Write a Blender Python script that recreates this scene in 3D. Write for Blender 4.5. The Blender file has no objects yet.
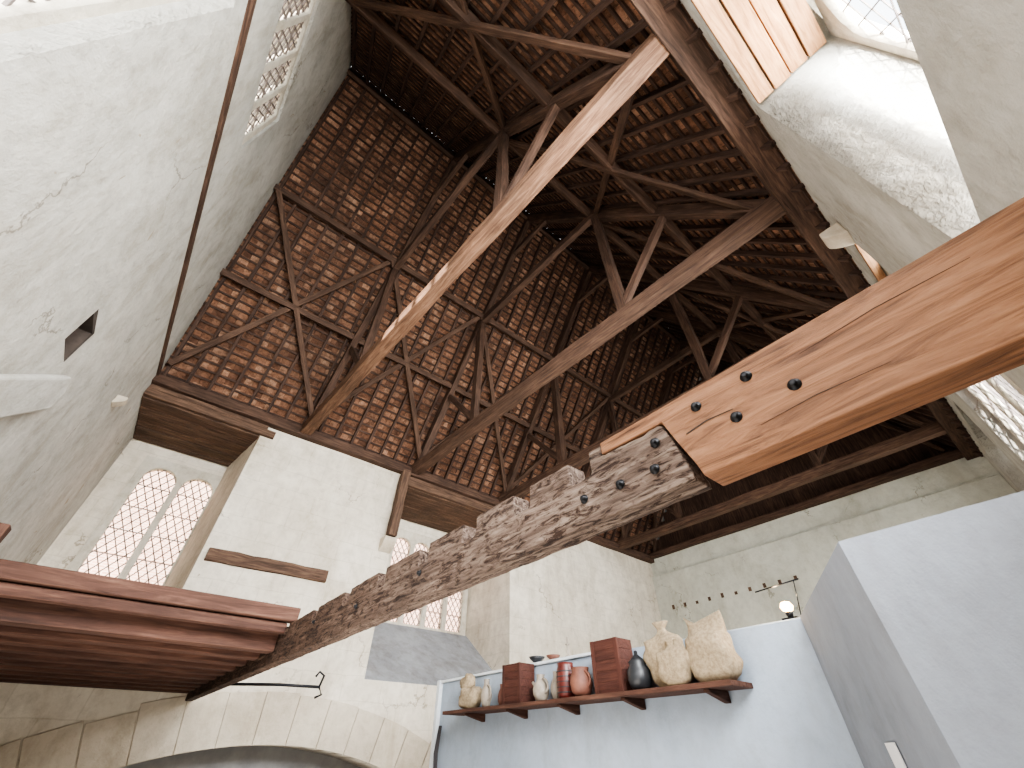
import bpy, bmesh, math, random
from mathutils import Vector, Matrix, noise
random.seed(7)
Z0 = 1.6   # eye height; geometry below is laid out relative to eye level, then lifted

# ------------------------------------------------------------------ helpers
class MB:
    def __init__(s):
        s.v=[]; s.f=[]; s.m=[]; s.g=[]; s.sm=[]
    def add(s, verts, faces, mat=0, grain=None, smooth=False):
        b=len(s.v)
        s.v += [tuple(v) for v in verts]
        s.g += [tuple(g) for g in (grain if grain else verts)]
        for f in faces:
            s.f.append([b+i for i in f]); s.m.append(mat); s.sm.append(smooth)
    def box(s,x0,x1,y0,y1,z0,z1,mat=0):
        d=[x1-x0,y1-y0,z1-z0]; ax=d.index(max(d))
        o=[random.uniform(0,50) for _ in range(3)]
        vs=[];gs=[]
        for x in (x0,x1):
            for y in (y0,y1):
                for z in (z0,z1):
                    vs.append((x,y,z)); p=[x,y,z]
                    q=[p[ax]]+[p[i] for i in range(3) if i!=ax]
                    gs.append([q[i]+o[i] for i in range(3)])
        s.add(vs,[(0,1,3,2),(4,6,7,5),(0,4,5,1),(2,3,7,6),(0,2,6,4),(1,5,7,3)],mat,gs)
    def beam(s,p0,p1,w,h,up=(0,0,1),mat=0,jit=0.0,seg=0.7):
        p0=Vector(p0);p1=Vector(p1);d=p1-p0;L=d.length;d.normalize()
        up=Vector(up); side=d.cross(up)
        if side.length<1e-3: side=d.cross(Vector((1,0,0)))
        side.normalize(); u=side.cross(d).normalized()
        n=max(1,int(L/seg)) if jit>0 else 1
        o=[random.uniform(0,50) for _ in range(3)]
        vs=[];gs=[];fs=[]
        for i in range(n+1):
            t=i/n; c=p0+d*(L*t)
            for a,b in ((-1,-1),(1,-1),(1,1),(-1,1)):
                q=c+side*(a*w/2+random.uniform(-jit,jit))+u*(b*h/2+random.uniform(-jit,jit))
                vs.append(q); gs.append((L*t+o[0],a*w/2+o[1],b*h/2+o[2]))
        for i in range(n):
            for k in range(4):
                a=i*4+k;b=i*4+(k+1)%4
                fs.append((a,b,b+4,a+4))
        fs.append((3,2,1,0)); e=n*4; fs.append((e,e+1,e+2,e+3))
        s.add(vs,fs,mat,gs)
    def prism(s,poly,fn,a,b,mat=0):
        n=len(poly)
        vs=[fn(p[0],p[1],a) for p in poly]+[fn(p[0],p[1],b) for p in poly]
        fs=[tuple(range(n))[::-1],tuple(range(n,2*n))]+[(i,(i+1)%n,n+(i+1)%n,n+i) for i in range(n)]
        s.add(vs,fs,mat)
    def lathe(s,prof,c,n=28,mat=0,ax='z'):
        vs=[];fs=[]
        for r,z in prof:
            for k in range(n):
                a=2*math.pi*k/n
                if ax=='z': vs.append((c[0]+r*math.cos(a),c[1]+r*math.sin(a),c[2]+z))
                elif ax=='x': vs.append((c[0]+z,c[1]+r*math.cos(a),c[2]+r*math.sin(a)))
                else: vs.append((c[0]+r*math.cos(a),c[1]+z,c[2]+r*math.sin(a)))
        for i in range(len(prof)-1):
            for k in range(n):
                a=i*n+k;b=i*n+(k+1)%n
                fs.append((a,b,b+n,a+n))
        fs.append(tuple(range(n))[::-1]); e=(len(prof)-1)*n; fs.append(tuple(range(e,e+n)))
        s.add(vs,fs,mat,None,True)
    def tube(s,pts,r,mat=0,n=8):
        pts=[Vector(p) for p in pts];vs=[];fs=[]
        for i,p in enumerate(pts):
            d=(pts[min(i+1,len(pts)-1)]-pts[max(i-1,0)]).normalized()
            a=d.cross(Vector((0.13,0.2,0.97)))
            if a.length<.05: a=d.cross(Vector((1,0,0)))
            a.normalize(); b=d.cross(a)
            for k in range(n):
                t=2*math.pi*k/n; vs.append(p+a*r*math.cos(t)+b*r*math.sin(t))
        for i in range(len(pts)-1):
            for k in range(n):
                a=i*n+k;b=i*n+(k+1)%n; fs.append((a,b,b+n,a+n))
        fs.append(tuple(range(n))[::-1]); e=(len(pts)-1)*n; fs.append(tuple(range(e,e+n)))
        s.add(vs,fs,mat,None,True)
    def build(s,name,mats,parent=None,bevel=0,recalc=True):
        me=bpy.data.meshes.new(name); me.from_pydata(s.v,[],s.f)
        for m in mats: me.materials.append(m)
        me.polygons.foreach_set('material_index',s.m)
        me.polygons.foreach_set('use_smooth',s.sm)
        at=me.attributes.new('grain','FLOAT_VECTOR','POINT')
        flat=[c for g in s.g for c in g]; at.data.foreach_set('vector',flat)
        if recalc:
            bm=bmesh.new(); bm.from_mesh(me); bmesh.ops.recalc_face_normals(bm,faces=bm.faces); bm.to_mesh(me); bm.free()
        me.update()
        ob=bpy.data.objects.new(name,me); bpy.context.scene.collection.objects.link(ob)
        if parent: ob.parent=parent
        if bevel:
            b=ob.modifiers.new('bevel','BEVEL'); b.width=bevel; b.segments=2; b.limit_method='ANGLE'
        return ob

def empty(name):
    e=bpy.data.objects.new(name,None); bpy.context.scene.collection.objects.link(e); e.empty_display_size=.2; return e

def plate(name,outer,holes,w0,w1,fn,mats,parent=None):
    cu=bpy.data.curves.new(name,'CURVE'); cu.dimensions='2D'; cu.fill_mode='BOTH'; cu.extrude=.5
    for lp in [outer]+holes:
        sp=cu.splines.new('POLY'); sp.points.add(len(lp)-1)
        for i,p in enumerate(lp): sp.points[i].co=(p[0],p[1],0,1)
        sp.use_cyclic_u=True
    tmp=bpy.data.objects.new('tmp',cu); bpy.context.scene.collection.objects.link(tmp)
    dg=bpy.context.evaluated_depsgraph_get(); dg.update()
    me=bpy.data.meshes.new_from_object(tmp.evaluated_get(dg))
    bpy.data.objects.remove(tmp); bpy.data.curves.remove(cu)
    for v in me.vertices:
        u,w,d=v.co; v.co=fn(u,w,w0+(w1-w0)*(d+.5))
    bm=bmesh.new(); bm.from_mesh(me); bmesh.ops.remove_doubles(bm,verts=bm.verts,dist=1e-5); bmesh.ops.recalc_face_normals(bm,faces=bm.faces); bm.to_mesh(me); bm.free()
    me.materials.clear()
    for m in mats: me.materials.append(m)
    me.name=name
    ob=bpy.data.objects.new(name,me); bpy.context.scene.collection.objects.link(ob)
    if parent: ob.parent=parent
    return ob
XZ=lambda u,w,d:(u,d,w)      # plane facing y
YZ=lambda u,w,d:(d,u,w)      # plane facing x
XY=lambda u,w,d:(u,w,d)
def rect(a,b,c,d): return [(a,c),(b,c),(b,d),(a,d)]
def archlight(a,b,c,d,n=10):
    r=(b-a)/2; pts=[(a,c),(b,c)]
    for i in range(n+1):
        t=math.pi*i/n
        pts.append(((a+b)/2+r*math.cos(t), d-r*.85+r*.85*math.sin(t)))
    return pts

# ------------------------------------------------------------------ materials
def newmat(name):
    m=bpy.data.materials.new(name); m.use_nodes=True; nt=m.node_tree; b=nt.nodes['Principled BSDF']
    return m,nt,b
def ramp(nt,stops):
    r=nt.nodes.new('ShaderNodeValToRGB'); e=r.color_ramp.elements
    while len(e)<len(stops): e.new(.5)
    for i,(p,c) in enumerate(stops): e[i].position=p; e[i].color=(*c,1)
    return r
def noi(nt,vec,scale,detail=6,rough=.6,dist=0):
    n=nt.nodes.new('ShaderNodeTexNoise'); n.inputs['Scale'].default_value=scale; n.inputs['Detail'].default_value=detail
    n.inputs['Roughness'].default_value=rough; n.inputs['Distortion'].default_value=dist
    nt.links.new(vec,n.inputs['Vector']); return n
def mix(nt,fac,a,b,mode='MIX'):
    n=nt.nodes.new('ShaderNodeMix'); n.data_type='RGBA'; n.blend_type=mode
    for sock,val in ((n.inputs[0],fac),(n.inputs[6],a),(n.inputs[7],b)):
        if hasattr(val,'links'): nt.links.new(val,sock)
        elif isinstance(val,(int,float)): sock.default_value=val
        else: sock.default_value=(*val,1)
    return n.outputs[2]
def bump(nt,b,h,strength,dist=.02,prev=None):
    n=nt.nodes.new('ShaderNodeBump'); n.inputs['Strength'].default_value=strength; n.inputs['Distance'].default_value=dist
    nt.links.new(h,n.inputs['Height'])
    if prev: nt.links.new(prev,n.inputs['Normal'])
    nt.links.new(n.outputs[0],b.inputs['Normal']); return n.outputs[0]

def plaster(name,base,stain,patch=(.33,.27,.20),blocks=None,amt=.8,cracks=True,patchlim=.68,bs=.5,big=.4):
    m,nt,b=newmat(name); tc=nt.nodes.new('ShaderNodeTexCoord').outputs['Object']
    n1=noi(nt,tc,.55,7,.65,.4); r1=ramp(nt,[(.35,stain),(.62,base)]); nt.links.new(n1.outputs[0],r1.inputs[0])
    n2=noi(nt,tc,4.5,8,.7,.2); r2=ramp(nt,[(.3,(.70,.68,.65)),(.55,(1,1,1))]); nt.links.new(n2.outputs[0],r2.inputs[0])
    c=mix(nt,amt,r1.outputs[0],r2.outputs[0],'MULTIPLY')
    mps=nt.nodes.new('ShaderNodeMapping'); mps.inputs['Scale'].default_value=(1,1,.35); nt.links.new(tc,mps.inputs['Vector'])
    n6=noi(nt,mps.outputs[0],1.7,7,.68,.6); r6=ramp(nt,[(.36,(.76,.73,.68)),(.52,(1,1,1)),(.7,(1.06,1.06,1.05))]); nt.links.new(n6.outputs[0],r6.inputs[0])
    c=mix(nt,amt,c,r6.outputs[0],'MULTIPLY')
    if blocks:
        sp=nt.nodes.new('ShaderNodeSeparateXYZ'); nt.links.new(tc,sp.inputs[0])
        cb=nt.nodes.new('ShaderNodeCombineXYZ'); nt.links.new(sp.outputs[blocks],cb.inputs[0]); nt.links.new(sp.outputs['Z'],cb.inputs[1])
        bt=nt.nodes.new('ShaderNodeTexBrick'); bt.inputs['Scale'].default_value=1; bt.inputs['Brick Width'].default_value=.85; bt.inputs['Row Height'].default_value=.42
        bt.inputs['Mortar Size'].default_value=.012; bt.inputs['Mortar Smooth'].default_value=.6
        bt.inputs['Color1'].default_value=(1,1,1,1); bt.inputs['Color2'].default_value=(.90,.88,.86,1); bt.inputs['Mortar'].default_value=(.72,.7,.66,1)
        nd=noi(nt,tc,1.3,3); ad=nt.nodes.new('ShaderNodeVectorMath'); ad.operation='ADD'
        scl=nt.nodes.new('ShaderNodeVectorMath'); scl.operation='SCALE'; scl.inputs[3].default_value=.12
        nt.links.new(nd.outputs['Color'],scl.inputs[0]); nt.links.new(cb.outputs[0],ad.inputs[0]); nt.links.new(scl.outputs[0],ad.inputs[1])
        nt.links.new(ad.outputs[0],bt.inputs['Vector'])
        c=mix(nt,.45,c,bt.outputs['Color'],'MULTIPLY')
    # small patches where stone shows
    n3=noi(nt,tc,2.0,4,.5,1.0); r3=ramp(nt,[(patchlim,(0,0,0)),(patchlim+.015,(.85,.85,.85))]); nt.links.new(n3.outputs[0],r3.inputs[0])
    c=mix(nt,r3.outputs[0],c,patch)
    if cracks:
        v=nt.nodes.new('ShaderNodeTexVoronoi'); v.feature='DISTANCE_TO_EDGE'; v.inputs['Scale'].default_value=.38
        nd=noi(nt,tc,1.6,5); vm=nt.nodes.new('ShaderNodeVectorMath'); vm.operation='ADD'; nt.links.new(tc,vm.inputs[0]); nt.links.new(nd.outputs['Color'],vm.inputs[1]); nt.links.new(vm.outputs[0],v.inputs['Vector'])
        rc=ramp(nt,[(0,(.45,.42,.38)),(.008,(1,1,1))]); nt.links.new(v.outputs[0],rc.inputs[0])
        nm=noi(nt,tc,.7,2); rm_=ramp(nt,[(.5,(0,0,0)),(.6,(.9,.9,.9))]); nt.links.new(nm.outputs[0],rm_.inputs[0])
        c=mix(nt,rm_.outputs[0],c,rc.outputs[0],'MULTIPLY')
    nt.links.new(c,b.inputs['Base Color']); b.inputs['Roughness'].default_value=.93; b.inputs['Specular IOR Level'].default_value=.15
    p=bump(nt,b,n1.outputs[0],big,.15)
    n5=noi(nt,tc,7,8,.7); p=bump(nt,b,n5.outputs[0],bs,.04,p)
    return m

def wood(name,dark,mid,light,sc=1.0,rough=.8,bs=.5,holes=0,var=.8,asp=16,dist=.6):
    m,nt,b=newmat(name); at=nt.nodes.new('ShaderNodeAttribute'); at.attribute_name='grain'
    mp=nt.nodes.new('ShaderNodeMapping'); mp.inputs['Scale'].default_value=(1.3*sc,asp*sc,asp*sc); nt.links.new(at.outputs['Vector'],mp.inputs['Vector'])
    n=noi(nt,mp.outputs[0],1.6,8,.65,dist)
    r=ramp(nt,[(.28,dark),(.5,mid),(.74,light)]); nt.links.new(n.outputs[0],r.inputs[0])
    n2=noi(nt,at.outputs['Vector'],.8,4); r2=ramp(nt,[(.3,(.5,.5,.5)),(.65,(1.1,1.1,1.1))]); nt.links.new(n2.outputs[0],r2.inputs[0])
    c=mix(nt,var,r.outputs[0],r2.outputs[0],'MULTIPLY')
    if holes:
        mp2=nt.nodes.new('ShaderNodeMapping'); mp2.inputs['Scale'].default_value=(6,24,24); nt.links.new(at.outputs['Vector'],mp2.inputs['Vector'])
        n3=noi(nt,mp2.outputs[0],1.4,6,.7,1.2); r3=ramp(nt,[(.40,(0.14,.08,.05)),(.52,(1,1,1))]); nt.links.new(n3.outputs[0],r3.inputs[0])
        c=mix(nt,holes,c,r3.outputs[0],'MULTIPLY')
        # the far end of the old timber is browner and less bleached
        tco=nt.nodes.new('ShaderNodeTexCoord').outputs['Object']; sp=nt.nodes.new('ShaderNodeSeparateXYZ'); nt.links.new(tco,sp.inputs[0])
        mr=nt.nodes.new('ShaderNodeMapRange'); mr.inputs['From Min'].default_value=.9; mr.inputs['From Max'].default_value=4.2; nt.links.new(sp.outputs['Y'],mr.inputs['Value'])
        c=mix(nt,mr.outputs[0],c,mix(nt,1.0,c,(.50,.42,.37),'MULTIPLY'))
        bh=n3.outputs[0]
    nt.links.new(c,b.inputs['Base Color']); b.inputs['Roughness'].default_value=rough; b.inputs['Specular IOR Level'].default_value=.3
    p=bump(nt,b,n.outputs[0],bs,.02)
    if holes: bump(nt,b,bh,.8,.03,p)
    return m

def simple(name,col,col2=None,scale=8,rough=.7,bs=.3,metal=0):
    m,nt,b=newmat(name); tc=nt.nodes.new('ShaderNodeTexCoord').outputs['Object']
    n=noi(nt,tc,scale,6); c2=col2 or tuple(x*.6 for x in col)
    r=ramp(nt,[(.35,c2),(.65,col)]); nt.links.new(n.outputs[0],r.inputs[0]); nt.links.new(r.outputs[0],b.inputs['Base Color'])
    b.inputs['Roughness'].default_value=rough; b.inputs['Metallic'].default_value=metal
    bump(nt,b,n.outputs[0],bs,.01); return m

M_north=plaster('plaster_north',(.76,.69,.58),(.60,.53,.43),blocks='X',patchlim=.735,amt=.65)
M_west=plaster('plaster_west',(.54,.515,.46),(.42,.40,.355),patchlim=.70,amt=.7)
M_south=plaster('plaster_south',(.56,.54,.49),(.44,.42,.375),patchlim=.73,amt=.7)
M_east=plaster('plaster_east',(.60,.59,.51),(.50,.49,.42),patchlim=.76,amt=.5)
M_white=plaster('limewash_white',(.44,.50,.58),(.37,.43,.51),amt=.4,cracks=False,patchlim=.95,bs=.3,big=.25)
M_splay=plaster('limewash_splay_shade',(.30,.325,.37),(.24,.265,.305),amt=.4,cracks=False,patchlim=.95,bs=.3,big=.25)  # darker copy of the white limewash, shade of the splay put into its colour
M_grey=plaster('render_grey',(.36,.36,.37),(.27,.27,.28),cracks=False,patchlim=.95)
M_stone=plaster('dressed_stone',(.62,.54,.43),(.48,.41,.32),amt=.6,cracks=False,patchlim=.95)
M_frame=plaster('window_stone',(.66,.60,.50),(.50,.45,.37),cracks=False,patchlim=.95)
M_hearth=simple('hearth_grey',(.36,.35,.34),(.24,.235,.23),scale=2,rough=.95)  # grey plaster mottle for the hearth back, not soot
M_dark=simple('dark_void',(.05,.036,.028),rough=.95)
M_floor=plaster('floor_flagstone',(.42,.38,.33),(.28,.25,.22),blocks='X',patchlim=.95)
M_roofoak=wood('roof_oak',(.024,.013,.009),(.075,.041,.027),(.15,.086,.058))
M_tie=wood('tie_oak',(.05,.022,.013),(.155,.080,.046),(.30,.18,.115))
M_tie2=wood('tie_oak_dark',(.028,.015,.010),(.088,.048,.031),(.165,.098,.065))
M_raft=wood('rafter_oak',(.02,.011,.008),(.06,.033,.023),(.12,.068,.047))
M_plank=wood('plank_oak',(.03,.018,.012),(.10,.057,.037),(.21,.127,.08))
M_orange=wood('soffit_new_oak',(.18,.08,.032),(.38,.19,.09),(.54,.31,.16))
M_deck=wood('deck_oak',(.03,.013,.009),(.080,.036,.024),(.15,.075,.05))
M_old=wood('weathered_oak',(.045,.027,.020),(.20,.138,.105),(.45,.35,.28),sc=1.4,bs=.9,holes=.95)
M_new=wood('new_oak',(.055,.022,.010),(.235,.110,.054),(.36,.185,.10),sc=1.2,rough=.6,bs=.5,asp=12,dist=1.6)
M_iron=simple('black_iron',(.02,.02,.022),rough=.45,metal=.7)
M_lead=simple('window_lead',(.16,.13,.115),rough=.7)

def tilemat():
    m,nt,b=newmat('roof_tile_underside'); at=nt.nodes.new('ShaderNodeAttribute'); at.attribute_name='grain'
    wn=nt.nodes.new('ShaderNodeTexWhiteNoise'); wn.noise_dimensions='1D'
    sp=nt.nodes.new('ShaderNodeSeparateXYZ'); nt.links.new(at.outputs['Vector'],sp.inputs[0]); nt.links.new(sp.outputs[0],wn.inputs['W'])
    r=ramp(nt,[(0,(.095,.050,.034)),(.35,(.17,.088,.056)),(.75,(.25,.135,.088)),(1,(.36,.22,.15))]); nt.links.new(wn.outputs[0],r.inputs[0])
    tc=nt.nodes.new('ShaderNodeTexCoord').outputs['Object']; n=noi(nt,tc,11,6,.7); r2=ramp(nt,[(.36,(.3,.27,.25)),(.58,(1,1,1))]); nt.links.new(n.outputs[0],r2.inputs[0])
    n4=noi(nt,tc,.45,3); r4=ramp(nt,[(.35,(.62,.61,.60)),(.6,(1.3,1.2,1.1))]); nt.links.new(n4.outputs[0],r4.inputs[0])
    c=mix(nt,.85,r.outputs[0],r2.outputs[0],'MULTIPLY'); c=mix(nt,.8,c,r4.outputs[0],'MULTIPLY')
    nt.links.new(c,b.inputs['Base Color']); b.inputs['Roughness'].default_value=.9; b.inputs['Specular IOR Level'].default_value=.2
    bump(nt,b,n.outputs[0],.6,.02); return m
M_tile=tilemat()
M_backing=simple('roof_backing',(.012,.009,.008),rough=1)

def brickmat(name,c1,c2,mortar,axis='X',w=.23,h=.075):
    m,nt,b=newmat(name); tc=nt.nodes.new('ShaderNodeTexCoord').outputs['Object']
    sp=nt.nodes.new('ShaderNodeSeparateXYZ'); nt.links.new(tc,sp.inputs[0]); cb=nt.nodes.new('ShaderNodeCombineXYZ'); nt.links.new(sp.outputs[axis],cb.inputs[0]); nt.links.new(sp.outputs['Z'],cb.inputs[1])
    bt=nt.nodes.new('ShaderNodeTexBrick'); bt.inputs['Scale'].default_value=1; bt.inputs['Brick Width'].default_value=w; bt.inputs['Row Height'].default_value=h; bt.inputs['Mortar Size'].default_value=.008
    bt.inputs['Color1'].default_value=(*c1,1); bt.inputs['Color2'].default_value=(*c2,1); bt.inputs['Mortar'].default_value=(*mortar,1)
    nt.links.new(cb.outputs[0],bt.inputs['Vector']); n=noi(nt,tc,1.2,6); r=ramp(nt,[(.3,(.7,.7,.7)),(.7,(1.15,1.15,1.15))]); nt.links.new(n.outputs[0],r.inputs[0])
    c=mix(nt,.7,bt.outputs[0],r.outputs[0],'MULTIPLY'); nt.links.new(c,b.inputs['Base Color']); b.inputs['Roughness'].default_value=.9
    return m
M_brickout=brickmat('exterior_brick',(.76,.47,.35),(.62,.36,.27),(.80,.68,.60))
M_brickrev=brickmat('reveal_brick',(.66,.33,.22),(.48,.22,.15),(.78,.7,.6),axis='Y')

# ------------------------------------------------------------------ room shell
XW=-1.95; XE=15.74; YN=10.0; YS=-.8; ZF=-1.6; ZE=6.07; YR=4.7; ZR=14.02
f=MB(); f.box(XW-.8,XE+.6,YS-1.2,12.4,ZF-.2,ZF); f.build('floor',[M_floor])

# --- north wall
nw=empty('wall_north')
cx,R=2.7,7.57; cz=.11-R
arc=[]
for i in range(21):
    x=-.5+6.4*i/20; arc.append((x,cz+math.sqrt(R*R-(x-cx)**2)))
low=[(XW,ZF)]+[(-.5,ZF)]+arc+[(5.9,ZF),(XE,ZF),(XE,1.15),(XW,1.15)]
plate('lower_wall',low,[],YN,YN+.9,XZ,[M_north],nw)
b=MB(); b.box(-1.2,6.6,YN+.9,YN+2.3,ZF,1.15); b.build('hearth_back',[M_hearth],nw)
b=MB()
b.prism([(.4,10),(4.2,10),(4.75,12.1),(.12,12.1)],XY,1.15,ZE)
b.prism([(8.1,10),(XE,10),(XE,12.1),(8.0,12.1)],XY,1.15,ZE)
b.prism([(10,1.15),(12.05,2.58),(12.05,1.15)],YZ,XW,.4)
b.prism([(10,1.15),(12.05,2.7),(12.05,1.15)],YZ,4.2,8.1,1)
b.box(XW,.4,10,12.1,5.72,ZE); b.box(4.2,8.1,10,12.1,5.72,ZE)
b.build('upper_wall',[M_north,M_grey],nw)
def lights(x0,x1,z0,z1,n,mull=.13):
    w=(x1-x0-mull*(n-1))/n
    return [archlight(x0+i*(w+mull),x0+i*(w+mull)+w,z0,z1) for i in range(n)]
plate('window_bay_wall_a',rect(XW-.1,.5,1.15,ZE),[rect(-1.42,.2,2.55,5.3)],12.05,12.4,XZ,[M_north],nw)
plate('window_bay_wall_b',rect(4.1,8.2,1.15,ZE),[rect(5.0,7.95,2.6,5.3)],12.05,12.4,XZ,[M_north],nw)

def lattice(mb,a0,a1,z0,z1,fn,step=.2,w=.02,ang=1.55):
    H=z1-z0;W=a1-a0
    for sgn in (1,-1):
        k=-(H/ang)-step
        while k<W+H/ang+step:
            zs=[(0-k)*ang*sgn,(W-k)*ang*sgn]; lo=max(0,min(zs)); hi=min(H,max(zs))
            if hi-lo>.03:
                mb.beam(fn(a0+k+sgn*lo/ang,z0+lo,0),fn(a0+k+sgn*hi/ang,z0+hi,0),w,w)
            k+=step
def window(name,x0,x1,z0,z1,n,y,axis='XZ',arch=True,step=.17,dep=.1,fr=.12,bars=5,lw=.02):
    e=empty(name)
    fn=(lambda u,w,d:(u,y+d,w)) if axis=='XZ' else (lambda u,w,d:(y+d,u,w))
    hl=lights(x0+.04,x1-.04,z0+.04,z1-.04,n) if arch else [rect(x0+.04+i*(x1-x0)/n, x0-.06+(i+1)*(x1-x0)/n, z0+.05,z1-.05) for i in range(n)]
    plate('frame',rect(x0-fr,x1+fr,z0-.1,z1+fr+.03),hl,-dep,dep,fn,[M_frame],e)
    m=MB()
    lattice(m,x0+.02,x1-.02,z0+.02,z1-.02,fn,step,lw)
    for i in range(1,bars):
        z=z0+(z1-z0)*i/bars; m.beam(fn(x0,z,.02),fn(x1,z,.02),lw*.9,lw*.9)
    m.build('lead_cames',[M_lead],e)
    return e
window('window_1',-1.38,.14,2.60,5.15,2,12.1)
window('window_2',5.1,7.85,2.68,5.1,4,12.1)

# boarded soffits + lintel fascia of the window bays
def soffit(name,x0,x1,y0,y1,z,mat,n=8,fascia=None):
    m=MB(); w=(y1-y0)/n
    for i in range(n):
        m.box(x0,x1,y0+i*w+.008,y0+(i+1)*w-.008,z+random.uniform(-.012,.012),z+.07)
    if fascia: m.box(x0-.0,x1+.3,fascia[0],fascia[1],z+.02,z+.19); m.box(x0,x1+.1,fascia[0]+.03,fascia[1],z+.21,z+.33)
    return m.build(name,[mat],None,.008)
soffit('bay_soffit_boards',XW+.01,.38,10.01,12.0,5.6,M_plank,9,(9.90,9.995))
soffit('bay_soffit_boards',4.24,8.05,10.01,12.0,5.6,M_plank,9,(9.90,9.995))
# embedded timbers
t=MB(); t.beam((.5,9.96,2.87),(2.85,9.96,2.9),.07,.24,jit=.012,seg=.25); t.build('wall_timber_lintel',[M_plank],None,.01)
t=MB(); t.beam((4.05,9.78,4.05),(4.12,9.78,5.9),.22,.22,up=(0,1,0),jit=.015,seg=.3); t.build('wall_post',[M_plank],None,.015)
def corbel(x,y,z,dx,dy,s=.22):
    m=MB(); 
    prof=[(0,0),(s,0),(s,-s*.35),(s*.8,-s*.6),(s*.45,-s*.9),(0,-s*1.15)]
    if dy: m.prism(prof,lambda u,w,d:(x+d,y+dy*u,z+w),-s*.6,s*.6)
    else: m.prism(prof,lambda u,w,d:(x+dx*u,y+d,z+w),-s*.6,s*.6)
    return m.build('stone_corbel',[M_stone],None,.02)
corbel(4.05,10,4.03,0,-1,.28)
# fireplace arch voussoirs
a=MB(); N=13; 
th=[math.asin((-.75-cx)/R)+(math.asin((6.15-cx)/R)-math.asin((-.75-cx)/R))*i/N for i in range(N+1)]
for i in range(N):
    t0,t1=th[i]+.0008,th[i+1]-.0008; ro=R+.70+random.uniform(-.05,.05); ri=R
    pts=[]
    for r,tt in ((ri,t0),(ri,(t0+t1)/2),(ri,t1),(ro,t1),(ro,(t0+t1)/2),(ro,t0)):
        pts.append((cx+r*math.sin(tt),cz+r*math.cos(tt)))
    a.prism(pts,XZ,YN-.03+random.uniform(-.005,.005),YN+.5)
a.build('fireplace_arch',[M_stone],None,.01)

# --- west gable wall
def N2(y): return ZE+ (ZR-ZE)*(YN-y)/(YN-YR)
west_outer=[(-1.9,ZF),(12.4,ZF),(12.4,ZE),(YN+.1,ZE),(YR,ZR+.1),(-.7,ZE),(-1.9,ZE)]
west=plate('wall_west',west_outer,[rect(-.75,2.2,1.0,5.75),rect(2.05,4.55,7.2,8.8),[(5.45,3.4),(5.9,3.38),(5.9,3.9),(5.45,3.95)]],XW-.7,XW,YZ,[M_west])
nb=MB(); nb.box(XW-.42,XW-.38,5.3,6.05,3.25,4.0); nb.box(XW-.4,XW-.002,5.86,5.91,3.37,3.93); nb.box(XW-.4,XW-.002,5.44,5.91,3.86,3.96); nb.build('beam_socket_shade',[M_dark],west)  # dark slabs inside the socket stand in for its shade
window('window_3',-.7,2.15,1.05,5.7,3,XW-.22,'YZ',True,.2,.07,.05)
window('window_4',2.1,4.5,7.25,8.75,4,XW-.09,'YZ',False,.16,.05,.05,3)
w=MB(); w.beam((XW+.02,-.7,6.12),(XW+.02,10,6.12),.05,.10,jit=.006); w.build('wall_plate_west',[M_roofoak],None,.006)
s=MB(); s.prism([(4.6,2.25),(6.15,3.38),(6.35,3.26),(6.35,3.0),(5.2,2.1)],lambda u,w,d:(d,u,w),XW-.01,XW+.09); s.build('plaster_ledge',[M_south],west,.03)
corbel(XW,8.6,4.65,1,0,.16)

# --- south wall
sx=[(XW-.7,ZF),(XE,ZF),(XE,ZE),(XW-.7,ZE)]
plate('wall_south',sx,[rect(-1.3,3.03,2.1,5.6),rect(5.3,9.5,2.3,5.35),rect(11,14.3,2.3,5.35)],YS-.95,YS,XZ,[M_south])
window('window_5',-1.2,2.97,2.15,5.52,3,YS-.87,'XZ',True,.24,.06,.08,3,.011)
window('window_6',5.4,9.4,2.35,5.3,4,YS-.2,'XZ',True,.2,.06,.06)
window('window_7',11.05,14.25,2.35,5.3,4,YS-.87)
m=MB(); m.box(9.42,9.49,YS-.92,YS-.28,2.32,5.3); m.build('brick_window_reveal',[M_brickrev])
soffit('south_soffit_boards',-1.28,3.0,YS-.74,YS-.01,5.5,M_orange,4)
soffit('south_soffit_boards',5.32,9.4,YS-.13,YS-.01,5.25,M_orange,1)
corbel(5.15,YS,5.3,0,1,.24)

# --- east wall
plate('wall_east',rect(-1.9,12.1,ZF,ZE),[],XE,XE+.5,YZ,[M_east])
h=MB()
for i in range(10): 
    y=9.3-i*.5; h.box(XE-.152,XE-.142,y,y+.1,4.05,4.17+random.uniform(-.03,.03))
h.build('wall_beam_holes',[M_plank])
h=MB(); h.box(XE-.14,XE,-.8,10,ZF,5.35); h.build('east_wall_offset',[M_east],None,.03)
g=MB()
g.box(XE+.09,XE+.12,-.8,10,ZE-.1,ZE+.5)
y=-.8
while y<10.2:
    yy=y+.22; top=min(N2(max(yy,YR)) if yy>YR else ZE+(ZR-ZE)*(yy+.6)/(YR+.6),ZR)
    if top>ZE: g.box(XE+.02,XE+.08,y,y+.22,ZE,top)
    y+=.22
g.build('gable_boarding',[M_raft])

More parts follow.
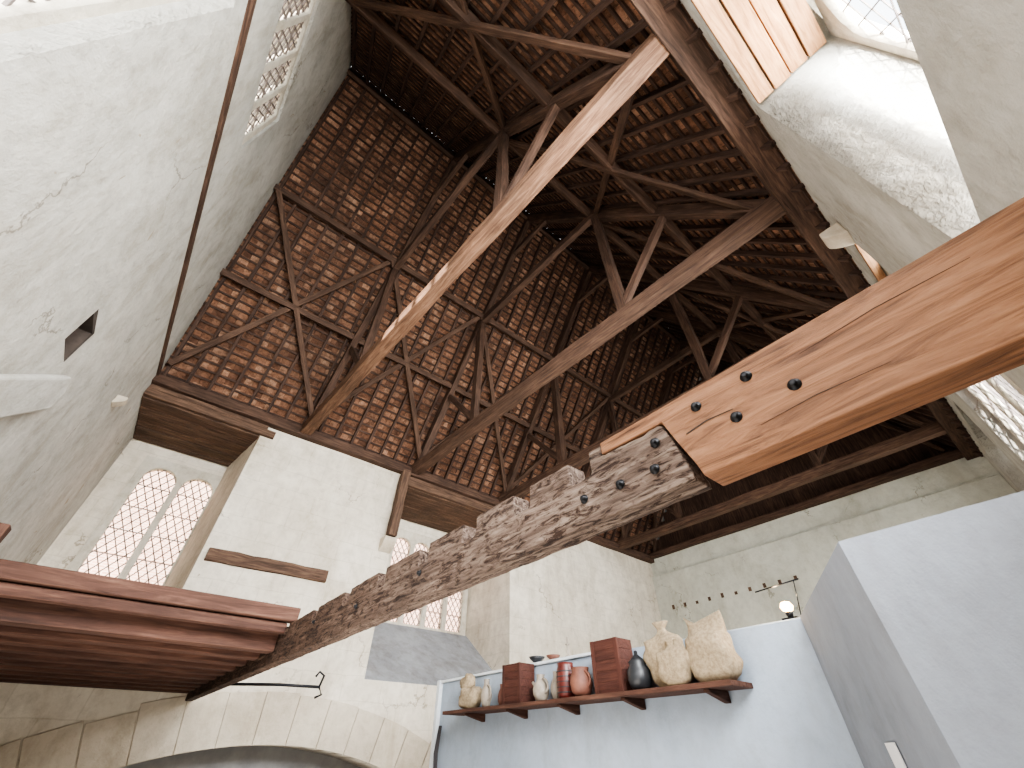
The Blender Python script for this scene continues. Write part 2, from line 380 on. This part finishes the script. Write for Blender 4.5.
# ------------------------------------------------------------------ roof
dn=Vector((0,-(YN-YR),ZR-ZE)); L=dn.length; dn.normalize(); nn=Vector((0,dn.z,-dn.y))   # outward normal north
ds=Vector((0,YR+.6,ZR-ZE)); Ls=ds.length; ds.normalize(); ns=Vector((0,-ds.z,ds.y))
O_n=Vector((0,YN,ZE)); O_s=Vector((0,-.6,ZE))
X0,X1=XW,XE+.1
roof=empty('roof')
tl=MB(); bt=MB(); rf=MB(); fl=MB()
for O,d,n,LL in ((O_n,dn,nn,L),(O_s,ds,ns,Ls)):
    g=.2; rows=int(LL/g)+1
    for r in range(-2,rows):
        x=X0+random.uniform(-.15,0)
        while x<X1:
            w=random.uniform(.12,.20); s0=r*g+random.uniform(-.012,.012); s1=s0+.235
            k=random.uniform(0,1000); e=random.uniform(-.014,.014)
            pts=[O+d*s0+n*(.125+e)+Vector((x,0,0)),O+d*s0+n*(.125-e)+Vector((x+w*.97,0,0)),O+d*s1+n*(.06-e)+Vector((x+w*.97,0,0)),O+d*s1+n*(.06+e)+Vector((x,0,0))]
            tl.add(pts,[(0,1,2,3)],0,[(k,0,0)]*4)
            x+=w
        c=O+d*(r*g+.19)+n*.055
        bt.beam(c+Vector((X0,0,0)),c+Vector((X1,0,0)),.03,.05,up=d)
    x=X0+.1
    while x<X1:
        p=O+d*(-.3)+Vector((x,0,0)); q=O+d*(LL+.02)+Vector((x+random.uniform(-.03,.03),0,0))
        rf.beam(p,q,.065,.09,up=n,jit=.006,seg=1.5); x+=.43
    fl.add([O+d*-.6+n*.16+Vector((X0-.7,0,0)),O+d*-.6+n*.16+Vector((X1+.5,0,0)),O+d*(LL+.2)+n*.16+Vector((X1+.5,0,0)),O+d*(LL+.2)+n*.16+Vector((X0-.7,0,0))],[(0,1,2,3)])  # dark sheet added behind the tiles to stop light leaks
tl.build('tiles',[M_tile],roof,recalc=False); bt.build('battens',[M_raft],roof); rf.build('rafters',[M_raft],roof); fl.build('backing',[M_backing],roof,recalc=False)

TX=[(1.27,1.85),(4.4,4.8),(7.6,7.8),(10.7,10.8),(13.6,13.7)]
def tx(i,y): 
    a,b_=TX[i]; return b_+(a-b_)*(y+.6)/10.6
Y2=7.05; Z2=ZE+(YN-Y2)*1.5; Y1=8.45; Z1=ZE+(YN-Y1)*1.5
S2=-.6+(YN-Y2); S1=-.6+(YN-Y1)
for i in range(5):
    P=lambda y,z:(tx(i,y),y,z)
    m=MB()
    m.beam(P(-.75,6.1),P(10.1,6.1),.25,.28,jit=.014,mat=1)
    m.beam(Vector(P(9.9,6.2))-nn*.14,Vector(P(YR,ZR))-Vector((0,0,.25)),.17,.24,up=nn,jit=.01)
    m.beam(Vector(P(-.5,6.2))-ns*.14,Vector(P(YR,ZR))-Vector((0,0,.25)),.17,.24,up=ns,jit=.01)
    m.beam(P(S2,6.1),P(S2,Z2),.16,.2,up=(0,1,0),jit=.01); m.beam(P(Y2,6.1),P(Y2,Z2),.16,.2,up=(0,1,0),jit=.01)
    m.beam(P(S2-.1,Z2-.2),P(Y2+.1,Z2-.2),.16,.24,jit=.01)
    m.beam(P(S2,6.35),P(S1-.05,Z1-.3),.12,.15,jit=.008); m.beam(P(Y2,6.35),P(Y1+.05,Z1-.3),.12,.15,jit=.008)
    m.beam(P(S2+1.1,Z2+2),P(Y2-1.1,Z2+2),.12,.18,jit=.008)
    m.build('roof_truss',[M_roofoak,M_tie if i==0 else M_tie2],None,.012)
pl=MB()
for (y,z,n) in ((Y2,Z2,nn),(Y1,Z1,nn),(S2,Z2,ns),(S1,Z1,ns)):
    c=Vector((0,y,z))-n*.13
    pl.beam(c+Vector((XW,0,0)),c+Vector((XE,0,0)),.15,.17,up=n,jit=.01)
pl.beam((XW,YR,ZR-.2),(XE,YR,ZR-.2),.12,.25,jit=.01)
pl.build('roof_purlins',[M_roofoak],None,.01)
wb=MB(); xs=[(XW,XW)]+TX+[(XE-.1,XE-.1)]
for i in range(6):
    for (ye,yp,n,k) in ((9.75,Y2,nn,0),(-.35,S2,ns,1)):
        a_=xs[i][k]; c_=xs[i+1][k]
        if i==0: a_+=.08
        for (xa,xb,o) in ((a_,c_,.10),(c_,a_,.17)):
            wb.beam(Vector((xa,ye,ZE+.35))-n*o,Vector((xb,yp,Z2))-n*o,.13,.08,up=n,jit=.008)
wb.build('wind_braces',[M_tie2],None,.008)
wp=MB()
wp.beam((XW,9.90,6.03),(XE,9.90,6.03),.2,.24,jit=.012); wp.beam((XW,-.62,6.03),(XE,-.62,6.03),.3,.22,jit=.012)
wp.beam((XE-.15,-.6,6.12),(XE-.15,10,6.12),.2,.2,jit=.012)
wp.build('wall_plates',[M_roofoak],None,.012)

# ------------------------------------------------------------------ long beam (old oak spliced to new oak)
lb=empty('spliced_oak_beam')
bx0,bx1,bz0,bz1=1.18,1.285,.645,.95
prof=[(.52,bz0),(10.3,bz0),(10.3,bz1-.02)]
notch=[.98,1.36,1.80,2.28,2.85,3.45,4.15,4.95]
top=[]
for y in reversed(notch): top+= [(y+.07,bz1-.004),(y+.07,bz1-.11),(y-.05,bz1-.11),(y-.05,bz1-.002)]
prof+=[(6.5,bz1)]+top+[(.86,bz1-.0),(.86,bz1-.055),(.66,bz1-.06),(.63,bz1-.05),(.58,bz1-.06),(.55,bz1-.16)]
me_old=plate('old_oak',prof,[],bx0,bx1,YZ,[M_old],lb)
rm=me_old.modifiers.new('remesh','REMESH'); rm.mode='VOXEL'; rm.voxel_size=.0085; rm.use_smooth_shade=True
tx1=bpy.data.textures.new('hewn','CLOUDS'); tx1.noise_scale=.10; tx1.noise_depth=4
dp=me_old.modifiers.new('disp','DISPLACE'); dp.texture=tx1; dp.strength=.012; dp.mid_level=.5; dp.texture_coords='LOCAL'
nt=M_old.node_tree
tcn=nt.nodes.new('ShaderNodeTexCoord'); mp=nt.nodes.new('ShaderNodeVectorRotate'); mp.rotation_type='Z_AXIS'; mp.inputs['Angle'].default_value=math.pi/2
nt.links.new(tcn.outputs['Object'],mp.inputs['Vector'])
for n in list(nt.nodes):
    if n.type=='ATTRIBUTE':
        for l in list(n.outputs['Vector'].links): nt.links.new(mp.outputs[0],l.to_socket)
nb=MB()
def nbeam(poly):
    b0=len(nb.v); nb.prism(poly,YZ,bx0-.004,bx1+.004)
    nb.g[b0:]=[(v[1],v[0],v[2]) for v in nb.v[b0:]]
nbeam([(-.79,bz0-.005),(.49,bz0-.005),(.505,bz0+.05),(.54,bz1-.16),(.575,bz1-.055),(.86,bz1-.05),(.86,bz1+.004),(-.79,bz1+.01)])
nb.build('new_oak',[M_new],lb,.004)
sp_=MB()   # shrinkage cracks in the new oak (thin dark slivers let into the face)
for (pts) in (((.50,.80),(.42,.812),(.33,.806),(.33,.808),(.42,.816),(.50,.805)),((.10,.87),(-.1,.884),(-.3,.88),(-.1,.886)),((.28,.715),(.12,.725),(-.05,.72),(.12,.727))):
    sp_.prism(list(pts),YZ,bx0-.0055,bx0-.003)
sp_.build('shrinkage_cracks',[M_dark],lb)
bl=MB()
for (y,z) in ((.436,.882),(.254,.892),(.332,.775),(.152,.785),(.648,.735),(.80,.74),(.98,.75),(.62,.83),(3.2,.78),(4.1,.83),(2.3,.79)):
    bl.lathe([(.019,.0),(.019,-.003),(.011,-.004),(.011,-.016),(.008,-.018),(0.001,-.018)],(bx0-.004,y,z),12,0,'x')
bl.build('iron_bolts',[M_iron],lb)
hk=MB(); hk.tube([(1.26,9.0,.8),(2.2,8.6,.82),(2.75,8.3,.80)],.022); hk.tube([(2.75,8.3,.80),(2.78,8.28,.95),(2.7,8.3,1.0),(2.66,8.32,.93)],.018); hk.tube([(2.75,8.3,.8),(2.8,8.25,.7),(2.72,8.3,.66)],.018)
hk.build('iron_pot_hook',[M_iron],lb)

# ------------------------------------------------------------------ timber deck (loft) on the left
dk=MB(); y=5.12
while y<9.8:
    dk.box(XW+.01,bx0-.01,y,y+.18,.74,.95); y+=.52
for i in range(12):
    x=XW+.02+i*.258; dk.box(x,x+.252,5.0,9.94,.955,1.0)
dk.box(XW+.01,bx0+.06,4.88,5.0,.965,1.09); dk.box(XW+.01,bx0-.01,4.93,5.03,.87,.955)
dk.build('timber_loft_deck',[M_deck],None,.01)
pp=MB(); pp.box(-1.25,-1.1,4.95,5.08,1.09,1.35); pp.build('deck_post',[M_deck],None,.01)

# ------------------------------------------------------------------ low white enclosure walls
ZT=.95
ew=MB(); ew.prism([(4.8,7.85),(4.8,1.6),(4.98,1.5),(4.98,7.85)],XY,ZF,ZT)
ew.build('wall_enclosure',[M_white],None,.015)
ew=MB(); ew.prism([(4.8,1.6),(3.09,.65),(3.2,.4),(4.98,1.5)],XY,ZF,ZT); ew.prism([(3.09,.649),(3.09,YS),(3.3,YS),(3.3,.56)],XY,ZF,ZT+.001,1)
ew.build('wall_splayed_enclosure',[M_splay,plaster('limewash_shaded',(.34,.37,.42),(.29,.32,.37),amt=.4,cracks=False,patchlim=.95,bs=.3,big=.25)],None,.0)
p=MB(); p.box(4.74,4.99,7.86,7.95,ZF,ZT+.04); p.box(4.76,4.9,4.0,7.85,ZT,ZT+.035); p.build('trim_1',[simple('white_paint',(.75,.78,.8),(.65,.68,.7))],None,.006)
rp=MB()
for k in range(4): rp.tube([(4.72,7.7-.02*k,.35),(4.68,7.72-.03*k,.0),(4.69,7.66-.02*k,-.4),(4.7,7.7,-.8)],.012)
rp.build('hanging_rope',[simple('rope_dark',(.05,.045,.05))])
sg=MB(); d=Vector((-1.71,-.95,0)).normalized(); nrm=Vector((-.95,1.71,0)).normalized(); c=Vector((3.87,1.083,-.06))+nrm*.012
sg.beam(c-d*.1,c+d*.1,.008,.22,up=(0,0,1)); sg.build('information_sign',[simple('card_white',(.82,.82,.82),(.78,.78,.78),bs=0)])

# shelf
sh=MB(); sh.box(4.38,4.79,2.24,7.1,.455,.50)
for y in (2.5,3.5,4.5,5.5,6.5):
    sh.prism([(4.79,.455),(4.44,.455),(4.44,.43),(4.76,.36),(4.79,.36)],lambda u,w,d:(u,d,w),y,y+.06)
sh.build('wall_shelf',[M_deck],None,.006)
ZS=.502
M_red=simple('red_glaze',(.13,.022,.016),(.06,.012,.01),rough=.35); M_terra=simple('terracotta',(.22,.088,.056),(.11,.042,.03),rough=.6)
M_blk=simple('black_pot',(.03,.032,.036),rough=.4); M_cream=simple('stoneware',(.36,.31,.25),(.22,.18,.14),rough=.5)
M_redbox=wood('red_brown_board',(.04,.014,.010),(.075,.026,.018),(.115,.043,.029))
M_sack=simple('sackcloth',(.36,.28,.18),(.23,.17,.105),scale=30,rough=.95,bs=.6)
def crate(y0,y1,h):
    m=MB(); x0,x1=4.46,4.74; n=5
    m.box(x0+.02,x1-.02,y0+.02,y1-.02,ZS,ZS+h-.01)
    for i in range(n):
        z=ZS+i*h/n; m.box(x0,x1,y0,y1,z+.001,z+h/n-.001)
    for yy in (y0-.006,y1-.044): m.box(x0-.008,x0+.02,yy,yy+.05,ZS,ZS+h)
    m.build('wooden_crate',[M_redbox],None,.002)
crate(5.28,5.66,.46); crate(3.52,3.92,.52)
def pot(name,prof,c,mat,handle=None,spout=False,bands=0):
    m=MB(); m.lathe(prof,c,28)
    H=prof[-1][1]
    if handle:
        r,z0,z1=handle; pts=[]
        for i in range(11):
            t=math.pi*i/10; pts.append((c[0]-.02,c[1]-(r*.55+ r*.75*math.sin(t)),c[2]+z0+(z1-z0)*(.5-.5*math.cos(t))))
        m.tube(pts,.014)
    if spout: m.tube([(c[0],c[1]+.05,c[2]+H*.6),(c[0],c[1]+.13,c[2]+H*.85),(c[0],c[1]+.16,c[2]+H)],.02)
    for i in range(bands):
        z=.05+i*(H-.1)/bands
        r=max(p_[0] for p_ in prof)
        m.lathe([(r*.9,z),(r*1.06,z+.01),(r*.9,z+.025)],c,28,1)
    m.build(name,[mat,M_blk])
jugp=[(.05,0),(.075,.02),(.10,.08),(.105,.13),(.08,.19),(.05,.23),(.05,.27),(.06,.29),(.05,.29),(.03,.22)]
sc=lambda P,a,b_: [(r*a,z*b_) for r,z in P]
pot('stoneware_jug',sc(jugp,1.05,1.0),(4.55,4.95,ZS),M_cream,(.12,.08,.24),True)
pot('stoneware_bottle',sc(jugp,.8,1.05),(4.6,4.70,ZS),M_cream)
pot('stoneware_jug',sc(jugp,.8,1.15),(4.5,6.10,ZS),M_cream,(.1,.08,.26))
pot('stoneware_bottle',sc(jugp,.6,.9),(4.6,5.85,ZS),M_terra)
pot('banded_jar',[(.10,0),(.115,.03),(.12,.15),(.115,.3),(.10,.34),(.105,.37),(.08,.37)],(4.56,4.48,ZS),M_red,None,False,5)
pot('terracotta_jug',[(.08,0),(.12,.05),(.14,.13),(.125,.2),(.10,.25),(.11,.29),(.09,.29)],(4.52,4.19,ZS),M_terra,(.13,.08,.25))
pot('black_cauldron',[(.06,0),(.11,.03),(.13,.10),(.125,.18),(.09,.23),(.10,.26),(.055,.30),(.02,.33),(.02,.36),(.005,.37)],(4.55,3.34,ZS),M_blk)
pot('small_bowl',[(.04,0),(.10,.05),(.12,.08),(.11,.08),(.04,.02)],(4.86,5.35,ZT+.037),M_blk)
pot('small_bowl',[(.04,0),(.09,.04),(.10,.06),(.09,.06),(.03,.02)],(4.86,5.0,ZT+.037),M_terra)
pot('candlestick',[(.05,0),(.05,.015),(.012,.03),(.012,.14),(.03,.15),(.03,.16),(.01,.16),(.01,.24),(.002,.25)],(4.86,4.7,ZT+.037),M_cream)
def sack(c,w,d,h,seed,ears=True,lie=False,lean=0):
    m=MB(); n=36; rings=20; vs=[];fs=[]
    for i in range(rings+1):
        t=i/rings
        bul=(.80+.24*math.sin(math.pi*min(t*1.15,1))) 
        if t<.1: bul*=.75+2.5*t
        sx=w/2*bul; sy=d/2*bul
        if t>.72:
            k=(t-.72)/.28; 
            if ears: sy*=(1-.86*k**.7); sx*=1+.12*k
            else: 
                q=1-.72*math.sin(min(k*1.5,1)*math.pi/2)+ (.25*max(0,k-.66)*3); sx*=q; sy*=q
        for j in range(n):
            a_=2*math.pi*j/n; ca,sa=math.cos(a_),math.sin(a_)
            e=.62 if t<.75 else .8
            px=math.copysign(abs(ca)**e,ca)*sx; py=math.copysign(abs(sa)**e,sa)*sy; pz=t*h
            if ears and t>.8: pz+= (abs(ca)**3)*.10*h*(t-.8)/.2*1.6 - .05*h*(t-.8)/.2
            nv=noise.noise(Vector((px*5+seed*3.1,py*5,pz*5)))*.055+noise.noise(Vector((px*14+seed,py*14,pz*9)))*.024
            f_=1+nv/max(w/2,.1)
            q=Vector((py*f_,px*f_+lean*pz,pz+nv*.3 if 0<i else 0))
            if lie: q=Vector((q.x, (q.z-h/2), q.y))
            vs.append(Vector(c)+q)
    if lie:
        mz=min(v.z for v in vs); 
        for v in vs: v.z+=c[2]-mz
    for i in range(rings):
        for j in range(n):
            a_=i*n+j;b_=i*n+(j+1)%n; fs.append((a_,b_,b_+n,a_+n))
    fs.append(tuple(range(n))[::-1]); e=rings*n; fs.append(tuple(range(e,e+n)))
    m.add(vs,fs,0,None,True)
    m.build('grain_sack',[M_sack])
sack((4.58,2.46,ZS),.48,.28,.54,1)
sack((4.62,2.99,ZS),.44,.26,.60,2,False)
sack((4.46,2.82,ZS),.32,.16,.40,3,False)
sack((4.56,6.62,ZS),.24,.26,.46,4,False,True)
sack((4.56,6.72,ZS+.235),.2,.2,.34,5,False,True)

# small lamp on the enclosure wall
lm=MB(); lm.box(4.84,4.94,1.64,1.78,ZT,ZT+.02); lm.tube([(4.89,1.71,ZT+.02),(4.89,1.71,ZT+.07)],.012)
lm.lathe([(.02,0),(.03,.02),(.035,.05),(.03,.05)],(4.89,1.71,ZT+.02),20)
lm.tube([(4.89,1.5,1.28),(4.89,1.95,1.25)],.007); lm.tube([(4.89,1.62,ZT),(4.89,1.55,1.28)],.005)
le=empty('spot_lamp'); lm.build('fitting',[M_iron],le)
me,nt,bb=newmat('lamp_glow'); bb.inputs['Emission Color'].default_value=(1,.55,.18,1); bb.inputs['Emission Strength'].default_value=30
lg=MB(); lg.lathe([(.005,0),(.045,.015),(.06,.05),(.04,.085),(.004,.095)],(4.89,1.71,ZT+.07),16); lg.build('bulb',[me],le)

# exterior brick building to the north, plus an added sun block
ex=MB(); ex.box(-8,16,17,17.4,ZF,8.5); ex.build('exterior_brick_block',[M_brickout])
ex=MB(); ex.box(-9,-8.6,-3.4,9,ZF,10); ex.build('exterior_brick_block',[M_brickout])  # unseen wall added on the west to keep sun off the shelf wall
eg=MB(); eg.box(-40,50,-40,50,ZF-.4,ZF-.21); eg.build('ground',[simple('grass',(.12,.16,.06))])

# lift everything so that the floor is z=0
for ob in bpy.context.scene.objects:
    if ob.parent is None: ob.location.z+=Z0

# ------------------------------------------------------------------ lights
def light(kind,name,loc,energy,color=(1,1,1),**kw):
    l=bpy.data.lights.new(name,kind); l.energy=energy; l.color=color
    for k,v in kw.items():
        setattr(l,k,v)
    o=bpy.data.objects.new(name,l); bpy.context.scene.collection.objects.link(o); o.location=(loc[0],loc[1],loc[2]+Z0); return o
def aim(o,d): o.rotation_euler=Vector(d).to_track_quat('-Z','Y').to_euler()
s=light('SUN','sun',(0,0,30),42,(1,.95,.88),angle=.03); aim(s,(.86,.32,-.40))
o=light('AREA','window_daylight_south_a',(1,YS-1.3,3.9),2400,(.95,.98,1),shape='RECTANGLE',size=4,size_y=3.2); aim(o,(.1,1,.05))
o=light('AREA','window_daylight_south_b',(7.2,YS-1.3,3.9),1900,(.95,.98,1),shape='RECTANGLE',size=3.7,size_y=3); aim(o,(0,1,.05))
o=light('AREA','window_daylight_south_c',(12.6,YS-1.3,3.9),550,(.95,.98,1),shape='RECTANGLE',size=3.2,size_y=3); aim(o,(0,1,0))
o=light('AREA','window_daylight_west',(XW-1.2,.8,3.4),600,(.95,.98,1),shape='RECTANGLE',size=2.9,size_y=4.5); aim(o,(1,.2,0))
o=light('AREA','floor_fill',(1.0,3.5,-1.3),280,(1,.94,.86),shape='RECTANGLE',size=4,size_y=5); aim(o,(.1,.1,1))  # added fill, unseen at floor level, no fixture here
o=light('AREA','floor_fill_east',(9,5,-1.0),200,(1,.95,.88),shape='RECTANGLE',size=5,size_y=5); aim(o,(0,0,1))  # second added fill, brightens the far half from below
o=light('POINT','lamp_light',(4.89,1.75,ZT+.3),30,(1,.72,.4),shadow_soft_size=.05)
w=bpy.data.worlds.new('World'); bpy.context.scene.world=w; w.use_nodes=True
bg=w.node_tree.nodes['Background']; bg.inputs[0].default_value=(.88,.94,1,1); bg.inputs[1].default_value=5.5
try: bpy.context.scene.view_settings.look='AgX - Medium High Contrast'
except Exception as e: print(e)

# ------------------------------------------------------------------ camera
th=math.radians(42.4); hd=math.radians(50.7)
F=Vector((math.cos(th)*math.cos(hd),math.cos(th)*math.sin(hd),math.sin(th)))
Rr=Vector((math.sin(hd),-math.cos(hd),0)); U=Rr.cross(F)
cam=bpy.data.cameras.new('camera'); cam.sensor_width=36; cam.lens=36*405/1024; cam.clip_start=.05
co=bpy.data.objects.new('camera',cam); bpy.context.scene.collection.objects.link(co)
co.matrix_world=Matrix(((Rr.x,U.x,-F.x,0),(Rr.y,U.y,-F.y,0),(Rr.z,U.z,-F.z,Z0),(0,0,0,1)))
bpy.context.scene.camera=co
